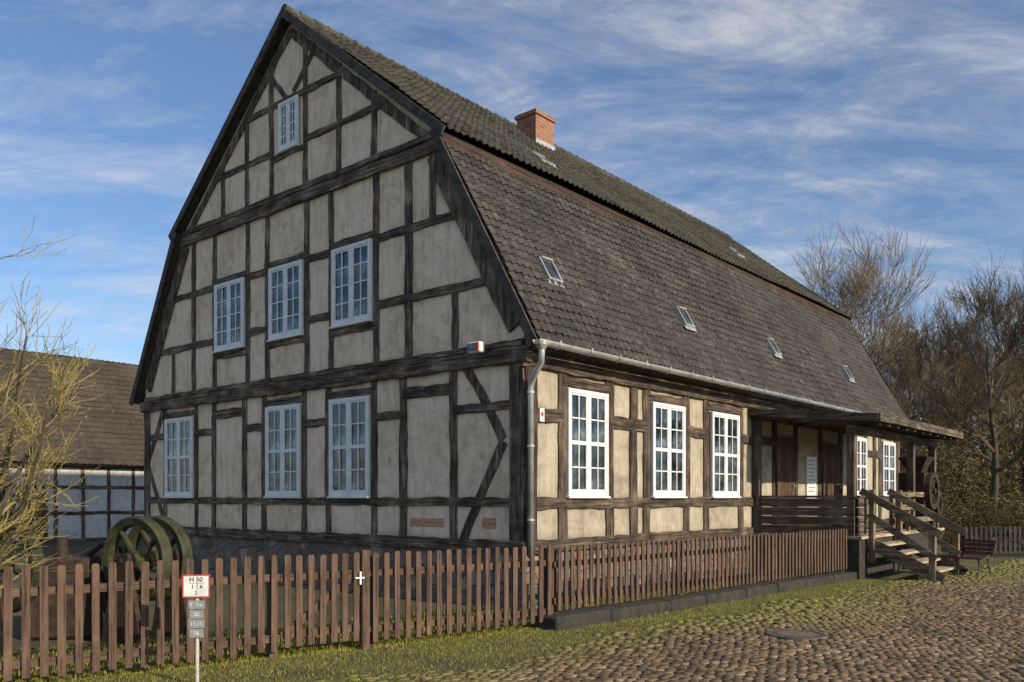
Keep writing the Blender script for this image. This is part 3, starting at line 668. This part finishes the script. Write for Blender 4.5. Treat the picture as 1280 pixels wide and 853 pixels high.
keep&=(np.random.uniform(0,1,X.shape)<np.clip(.40+(dd-.9)*.42,0,1))
X=X[keep];Y=Y[keep];dd=dd[keep];ns=len(X)
tm=[]
for (rad,z) in ((.5,-.045),(.497,-.007),(.43,-.001)):
    for k in range(8):
        a=2*PI*k/8+PI/8; cx_,sy2=math.cos(a),math.sin(a); q=1/max(abs(cx_),abs(sy2)); q=1+(q-1)*.6
        tm.append((rad*cx_*q*1.02,rad*sy2*q*1.02,z))
tm.append((0,0,.0)); tm=np.array(tm)
tf=[]
for r_ in range(2):
    for k in range(8): tf.append((r_*8+k,r_*8+(k+1)%8,(r_+1)*8+(k+1)%8,(r_+1)*8+k))
for k in range(0,8,2): tf.append((16+k,16+(k+1)%8,16+(k+2)%8,24))
tf=np.array(tf)
wx=sx_*np.random.uniform(.82,1.06,ns); wy=sy_*np.random.uniform(.84,1.05,ns); an=aa+np.random.uniform(-.2,.2,ns); hz=np.random.uniform(-.007,.004,ns)+.008*vnoise(X,Y,.9,5)
tilt=np.random.uniform(-.07,.07,(ns,2)); jit=np.random.uniform(-.006,.006,(ns,25,2))
lx=tm[None,:,0]*wx[:,None]+jit[:,:,0]; ly=tm[None,:,1]*wy[:,None]+jit[:,:,1]; lz=tm[None,:,2]+hz[:,None]+lx*tilt[:,:1]+ly*tilt[:,1:]
VX_=X[:,None]+lx*np.cos(an)[:,None]-ly*np.sin(an)[:,None]; VY_=Y[:,None]+lx*np.sin(an)[:,None]+ly*np.cos(an)[:,None]
V=np.stack([VX_,VY_,lz],-1).reshape(-1,3); Fc=(tf[None]+ (np.arange(ns)*25)[:,None,None]).reshape(-1,4)
cob=npmesh('cobblestones',V,Fc,M_COB,False); struct(cob)
ms=np.clip(1.2-dd/2.8+.9*vnoise(X,Y,.8,8),0,1); ms=np.repeat(ms,25)
atr=cob.data.attributes.new('moss','FLOAT','POINT'); atr.data.foreach_set('value',ms.astype(np.float32))
print('stones',ns)
M_GRASS,nt,b=newmat('grass_blades'); gi=nt.nodes.new('ShaderNodeNewGeometry')
c=ramp(nt,gi.outputs['Random Per Island'],[(.0,(.10,.115,.012)),(.5,(.23,.235,.03)),(.85,(.33,.29,.055)),(1.0,(.37,.28,.11))])
nt.links.new(c,b.inputs['Base Color']); b.inputs['Roughness'].default_value=.8
def blades(name,X,Y,hmin,hmax,z=-.05,w=.008,mat=M_GRASS,lab=None,cat=None):
    n=len(X); h=np.random.uniform(hmin,hmax,n); a=np.random.uniform(0,2*PI,n); l=np.random.uniform(0,.7,n)*h; b2=np.random.uniform(0,2*PI,n)
    wv=w*np.random.uniform(.6,1.3,n)
    P0=np.stack([X-np.cos(a)*wv,Y-np.sin(a)*wv,np.full(n,z)],-1);P1=np.stack([X+np.cos(a)*wv,Y+np.sin(a)*wv,np.full(n,z)],-1)
    P2=np.stack([X+np.cos(b2)*l,Y+np.sin(b2)*l,z+h],-1)
    V=np.stack([P0,P1,P2],1).reshape(-1,3); Fc=np.arange(3*n).reshape(-1,3)
    o=npmesh(name,V,Fc,mat); tag(o,lab,cat,kind='stuff'); return o
n=680000; X=np.random.uniform(-7,9,n); Y=np.random.uniform(6,19.5,n); d=dist(X,Y); dn=d-.3*vnoise(X,Y,2.5,11)-.6*vnoise(X,Y,.9,12)
pr0=np.clip(1.3-dn/1.6,0,1)*np.clip((d+1.0)/.6,.35,1)
k=(np.random.uniform(0,1,n)<pr0)&(X>-Y*.66)&(d>-2.2)&(X<Y*.62)
inhouse=((X-CX)*UX+(Y-CY)*UY>-.0)&((X-CX)*VX+(Y-CY)*VY>-.0)
onk=((X-B.x)*n2.x+(Y-B.y)*n2.y<.25)&((X-B.x)*n2.x+(Y-B.y)*n2.y>-.25)&((X-B.x)*e2.x+(Y-B.y)*e2.y>-.2)
inp=((X-CX)*UX+(Y-CY)*UY>7.8)
k&=~inhouse&~onk&~inp
blades('grass',X[k],Y[k],.035,.066,w=.006,lab='short mossy grass along the foot of the fence and kerb',cat='grass'); print('blades',k.sum())
mh=MB().lathe([(.001,.006),(.29,.006),(.30,.012),(.35,.012),(.36,-.04)],36,'z')
for i in range(-3,4): mh.box(-.24+abs(i)*.03,.24-abs(i)*.03,i*.07-.012,i*.07+.012,.0065,.013)
mo=mh.build('manhole_cover',simple('cast_iron',(.07,.052,.04),(.16,.125,.095),8,.7,.2)); mo.location=(3.42,10.2,0); mo.rotation_euler=(0,0,.4); tag(mo,'round cast iron manhole cover set in the cobblestones','manhole cover')
# ---------------------------------------------------------------- BARN
barn=thing('timbered_barn','low white half timbered barn with brown tiled roof, left of the house','barn',(-18.4,30.4,0),ANG)
bz=2.95
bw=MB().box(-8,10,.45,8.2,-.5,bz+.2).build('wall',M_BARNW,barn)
for x in np.arange(-7.9,10.1,1.0): timber('post',bw,'f',(x,-.3),(x,2.9),.13,.03-.45,MT_POST,back=.6)
for z in (.0,1.05,2.05,2.86): timber('rail',bw,'f',(-8,z),(10,z),.12,.036-.45,MT_RAIL,back=.6)
V,Fc=tile_sheet(18.6,6.35,.24,.3); ro=npmesh('roof',V,Fc,M_BTILE,True); ro.parent=barn; tb=math.atan2(4.7,4.25); ro.location=(-8.3,0,bz); ro.rotation_euler=(tb,0,0)
MB().box(0.02,18.58,0,6.34,-.12,-.06).build('roof_boarding',M_SLAB,ro)
V,Fc=tile_sheet(18.6,6.35,.24,.3); ro=npmesh('roof',V,Fc,M_BTILE,True); ro.parent=barn; c,s=math.cos(tb),math.sin(tb)
ro.matrix_basis=Matrix(((-1,0,0,10.3),(0,-c,s,8.5),(0,s,c,bz),(0,0,0,1)))
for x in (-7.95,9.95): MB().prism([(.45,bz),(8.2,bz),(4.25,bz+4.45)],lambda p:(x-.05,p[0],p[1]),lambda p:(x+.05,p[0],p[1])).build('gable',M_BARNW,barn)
for x in (.9,): 
    MB().box(x,x+.9,.40,.447,-.2,1.9).build('door',M_DOOR,barn)
# ---------------------------------------------------------------- TREES
def brf(rs,mb,p,d,Ln,r,lv,levels,spread,split,upb,shrink,rmin,wob=.16):
    n=3 if lv<levels-1 else 2
    pts=[p.copy()];rad=[r]; q=p.copy(); dd=d.copy()
    for i in range(n):
        dd=(dd+Vector((rs.uniform(-1,1),rs.uniform(-1,1),rs.uniform(-.6,1)))*wob+Vector((0,0,upb*.12))).normalized()
        q=q+dd*Ln/n; pts.append(q.copy()); rad.append(r*(1-.42*(i+1)/n))
    mb.tube(pts,rad,5 if r>.04 else 3,False)
    if lv>=levels: return
    k=rs.randint(*split)
    for j in range(k):
        t=rs.uniform(.35,1) if j else 1.0
        idx=min(int(t*n),n); pp=pts[idx]
        base=(pts[min(idx+1,n)]-pts[max(idx-1,0)]).normalized()
        perp=base.cross(Vector((rs.uniform(-1,1),rs.uniform(-1,1),rs.uniform(-1,1)))).normalized()
        a=rs.uniform(.3,1.0)*spread*(.5 if j==0 else 1)
        nd=(base*math.cos(a)+perp*math.sin(a)+Vector((0,0,upb*.3))).normalized()
        brf(rs,mb,pp,nd,Ln*rs.uniform(shrink-.1,shrink+.1),max(rad[idx]*rs.uniform(.6,.8),rmin),lv+1,levels,spread,split,upb,shrink,rmin,wob)
def tree_proto(seed,h,z0,reach,r0,nl,levels=5,split=(2,4)):
    rs=random.Random(seed); a=MB();c=MB(); pts=[];rad=[];q=Vector((0,0,-.4));d=Vector((0,0,1)); n=12
    for i in range(n+1):
        pts.append(q.copy()); rad.append(r0*(1-.86*(i/n)**.8)); d=(d+Vector((rs.uniform(-.09,.09),rs.uniform(-.09,.09),.25))).normalized(); q=q+d*h*.86/n
    a.tube(pts,rad,9,False)
    for k in range(nl):
        f=z0+(1-z0)*(k+rs.random()*.8)/nl; f=min(f,.99); i=int(f*n); u=f*n-i; p=pts[i].lerp(pts[min(i+1,n)],u); r=rad[i]*.62
        az=k*2.4+rs.uniform(-.5,.5); g=(f-z0)/(1-z0); ang=1.15-.75*g+rs.uniform(-.15,.15)
        Ln=reach*h*(.55+.75*math.sin(PI*min(1,.18+g*.72)))*.30*rs.uniform(.8,1.15)
        brf(rs,c,p,Vector((math.cos(az)*math.sin(ang),math.sin(az)*math.sin(ang),math.cos(ang))),Ln,max(r,.03),0,levels,.75,split,.22,.76,.015)
    hh=sorted(v_[2] for v_ in c.v)[-60]; print('tree',len(c.f),hh); return a,c,hh
protos=[tree_proto(3,16,.22,.70,.38,22,5,(2,4)),tree_proto(11,16,.35,.40,.30,11),tree_proto(23,15,.28,.50,.33,11)]
spots=[(1068,50,17.4,0,'tall bare tree with a wide rounded crown right behind the far end of the house'),
 (1130,62,15.0,2,'bare brown tree in the wood, just right of the widest bare crown'),
 (1164,54,13.4,1,'bare tree in the wood, above the right end of the porch roof'),
 (1202,60,16.5,1,'tall slender bare tree in the middle of the wood at right'),
 (1238,46,13.8,2,'bare tree near the right edge with dark forking limbs'),
 (1284,52,16.5,0,'tall bare tree cut by the right edge of the photo')]
meshes=[None]*3
def place(i,loc,rz,H,label,group):
    t=thing('bare_tree',label,'tree',loc,rz,group); s=H/protos[i][2]; t.scale=(s,s,s)
    if meshes[i] is None:
        a,c,_=protos[i]; o1=a.build('trunk',M_BARK,t,smooth=True,recalc=False); o2=c.build('crown',M_TWIG,t,recalc=False); meshes[i]=(o1,o2)
    else:
        for o in meshes[i]: q=o.copy(); COL.objects.link(q); q.parent=t
    return t
for j,(px,d,s,i,lab) in enumerate(spots):
    place(i,((px-HX)/F*d,d,0),j*1.3,s,lab,'bare trees at the right')
rs=random.Random(5)
for j in range(9):
    px=1110+j*25+rs.uniform(-8,8); d=rs.uniform(72,92)
    place(rs.randint(1,2),((px-HX)/F*d,d,0),rs.uniform(0,6),rs.uniform(15,18.5)*d/82,'far bare tree, one of the hazy trunks deep in the wood at right','far trees deep in the wood')
def brush(name,n,fx,mat,lab,size=.25):
    P=fx(n); n=len(P); d=np.random.normal(0,1,(n,3)); d[:,2]=np.abs(d[:,2])*.6+.1; d/=np.linalg.norm(d,axis=1)[:,None]
    e=np.cross(d,np.random.normal(0,1,(n,3))); e/=np.linalg.norm(e,axis=1)[:,None]
    l=size*np.random.uniform(.5,1.6,n)[:,None]; w=size*.12*np.random.uniform(.5,1.5,n)[:,None]
    V=np.stack([P-e*w,P+e*w,P+d*l],1).reshape(-1,3); o=npmesh(name,V,np.arange(3*n).reshape(-1,3),mat); tag(o,lab,'undergrowth',kind='stuff')
M_BRUSH,nt,b=newmat('brush'); gi=nt.nodes.new('ShaderNodeNewGeometry')
c1_=ramp(nt,gi.outputs['Random Per Island'],[(.0,(.04,.034,.014)),(.5,(.13,.10,.038)),(.85,(.22,.175,.06)),(1.0,(.30,.23,.10))])
c=mixc(nt,1.0,c1_,ramp(nt,noise(nt,coord(nt),.35,4,.6),[(.38,(.45,.42,.36)),(.62,(1.0,1.0,1.0))]),'MULTIPLY')
nt.links.new(c,b.inputs['Base Color']); b.inputs['Roughness'].default_value=1
def fb(n):
    d=np.random.uniform(46,95,n); px=np.random.uniform(1020,1420,n); x=(px-HX)/F*d
    top=2.4+3.2*(d-46)/49+2.0*vnoise(x,d,.25,4)+2.2*vnoise(x,d,1.1,6)
    z=np.random.uniform(0,1,n)**1.7*np.maximum(top,.5)*1.8; return np.stack([x,d,z],-1)
brush('woodland_brush',240000,fb,M_BRUSH,'dense brown and olive brushwood filling the foot of the wood at right',.24)
def fb2(n):
    x=np.random.uniform(12.5,26,n); y=26+np.random.uniform(0,2.5,n)+.12*(x-12); z=np.random.uniform(0,1,n)*(1.5+.7*vnoise(x,y,.9,3)); return np.stack([x,y,z],-1)
brush('hedge',60000,fb2,M_BRUSH,'low olive hedge behind the distant fence at the right edge',.10)
sh=thing('budding_shrub','tall bare shrub with yellow green lichen on its twigs at the left edge','shrub',(-5.75,8.6,0),0)
a=MB();cm=MB(); rs=random.Random(43)
for i in range(11):
    an=-1.0+i*.27; q=Vector((rs.uniform(-.15,.15),rs.uniform(-.15,.15),-.1)); ln=rs.uniform(.08,.36)
    d=Vector((math.cos(an)*ln,math.sin(an)*ln*.7,1)).normalized(); pts=[];rad=[]; n=8; hh=rs.uniform(2.2,4.4)
    for k in range(n+1):
        pts.append(q.copy()); rad.append(.05*(1-.78*k/n)); d=(d+Vector((rs.uniform(-.14,.14),rs.uniform(-.14,.14),.06))).normalized(); q=q+d*hh/n
    a.tube(pts,rad,7,False)
    for k in range(9):
        f=.22+.78*(k+rs.random())/9; ii=min(int(f*n),n-1); p=pts[ii].lerp(pts[ii+1],f*n-ii)
        az=rs.uniform(-2.2,2.2); ang=rs.uniform(.6,1.3)
        brf(rs,cm,p,Vector((math.cos(az)*math.sin(ang),math.sin(az)*math.sin(ang),math.cos(ang))),rs.uniform(.25,.42),max(rad[ii]*.5,.008),0,3,.9,(2,3),.12,.82,.0036,.24)
a.build('stem',M_BARK,sh,smooth=True,recalc=False); cm.build('crown',M_TWIGY,sh,recalc=False)
P=np.array(cm.v); print('shrub',len(cm.f),P.max(0),P.min(0)); P=P[P[:,2]>.8]; idx=np.random.choice(len(P),min(4200,len(P)),replace=False); P=P[idx]
d=np.random.normal(0,1,P.shape); d/=np.linalg.norm(d,axis=1)[:,None]; e=np.cross(d,np.random.normal(0,1,P.shape)); e/=np.linalg.norm(e,axis=1)[:,None]
V=np.stack([P-e*.005,P+e*.005,P+d*.022],1).reshape(-1,3)
bd=npmesh('buds',V,np.arange(len(V)).reshape(-1,3),simple('buds',(.24,.20,.05),(.40,.33,.1),5,.8)); bd.parent=sh
# ---------------------------------------------------------------- LIGHT
sv=Vector((.77,-.64,0)).normalized(); el=math.radians(23)
sunv=Vector((sv.x*math.cos(el),sv.y*math.cos(el),math.sin(el)))
sun=bpy.data.lights.new('Sun','SUN'); sun.energy=5.0; sun.angle=math.radians(.6); sun.color=(1,.87,.68)
so=bpy.data.objects.new('Sun',sun); COL.objects.link(so); so.rotation_euler=(-sunv).to_track_quat('-Z','Y').to_euler(); so.location=(20,-10,20)
w=bpy.data.worlds.new('World'); scene.world=w; w.use_nodes=True; nt=w.node_tree; nt.nodes.clear()
out=nt.nodes.new('ShaderNodeOutputWorld'); sky=nt.nodes.new('ShaderNodeTexSky'); sky.sky_type='NISHITA'; sky.sun_disc=False
sky.sun_elevation=el; sky.sun_rotation=math.atan2(sv.x,sv.y); sky.air_density=1.0; sky.dust_density=.5; sky.ozone_density=1.5
bg=nt.nodes.new('ShaderNodeBackground'); bg.inputs[1].default_value=.15; nt.links.new(mixc(nt,1.0,sky.outputs[0],(.60,.75,.93),'MULTIPLY'),bg.inputs[0])
tc=nt.nodes.new('ShaderNodeTexCoord'); sp=nt.nodes.new('ShaderNodeSeparateXYZ'); nt.links.new(tc.outputs['Generated'],sp.inputs[0])
zz=mth(nt,'ADD',mth(nt,'MAXIMUM',sp.outputs[2],0.0),.20)
cb=nt.nodes.new('ShaderNodeCombineXYZ'); nt.links.new(mth(nt,'DIVIDE',sp.outputs[0],zz),cb.inputs[0]); nt.links.new(mth(nt,'DIVIDE',sp.outputs[1],zz),cb.inputs[1])
mp=nt.nodes.new('ShaderNodeMapping'); mp.inputs['Rotation'].default_value=(0,0,.7); mp.inputs['Scale'].default_value=(1.0,2.3,1); mp.inputs['Location'].default_value=(3.1,1.2,0)
nt.links.new(cb.outputs[0],mp.inputs[0])
n1_=noise(nt,mp.outputs[0],2.2,15,.70,.35); n2_=noise(nt,mp.outputs[0],.6,4,.5,.1)
f=mth(nt,'ADD',mth(nt,'MULTIPLY',n1_,.64),mth(nt,'MULTIPLY',n2_,.40))
f=mth(nt,'ADD',f,mth(nt,'MULTIPLY',sp.outputs[0],.03))
cf=ramp(nt,f,[(.45,0.04),(.53,.20),(.61,.52),(.72,.92)])
bg2=nt.nodes.new('ShaderNodeBackground'); bg2.inputs[0].default_value=(.90,.88,.87,1); bg2.inputs[1].default_value=.90
mx=nt.nodes.new('ShaderNodeMixShader'); nt.links.new(cf,mx.inputs[0]); nt.links.new(bg.outputs[0],mx.inputs[1]); nt.links.new(bg2.outputs[0],mx.inputs[2]); nt.links.new(mx.outputs[0],out.inputs[0])
# ---------------------------------------------------------------- CAMERA
cam=bpy.data.cameras.new('Camera'); co=bpy.data.objects.new('Camera',cam); COL.objects.link(co)
co.location=(0,0,EYE); co.rotation_euler=(PI/2,0,0); cam.sensor_width=36; cam.lens=F/1280*36
cam.shift_y=(HY-426.5)/1280; cam.clip_end=2000; cam.clip_start=.1
scene.camera=co
scene.view_settings.view_transform='Standard'; scene.view_settings.look='None'; scene.view_settings.exposure=0
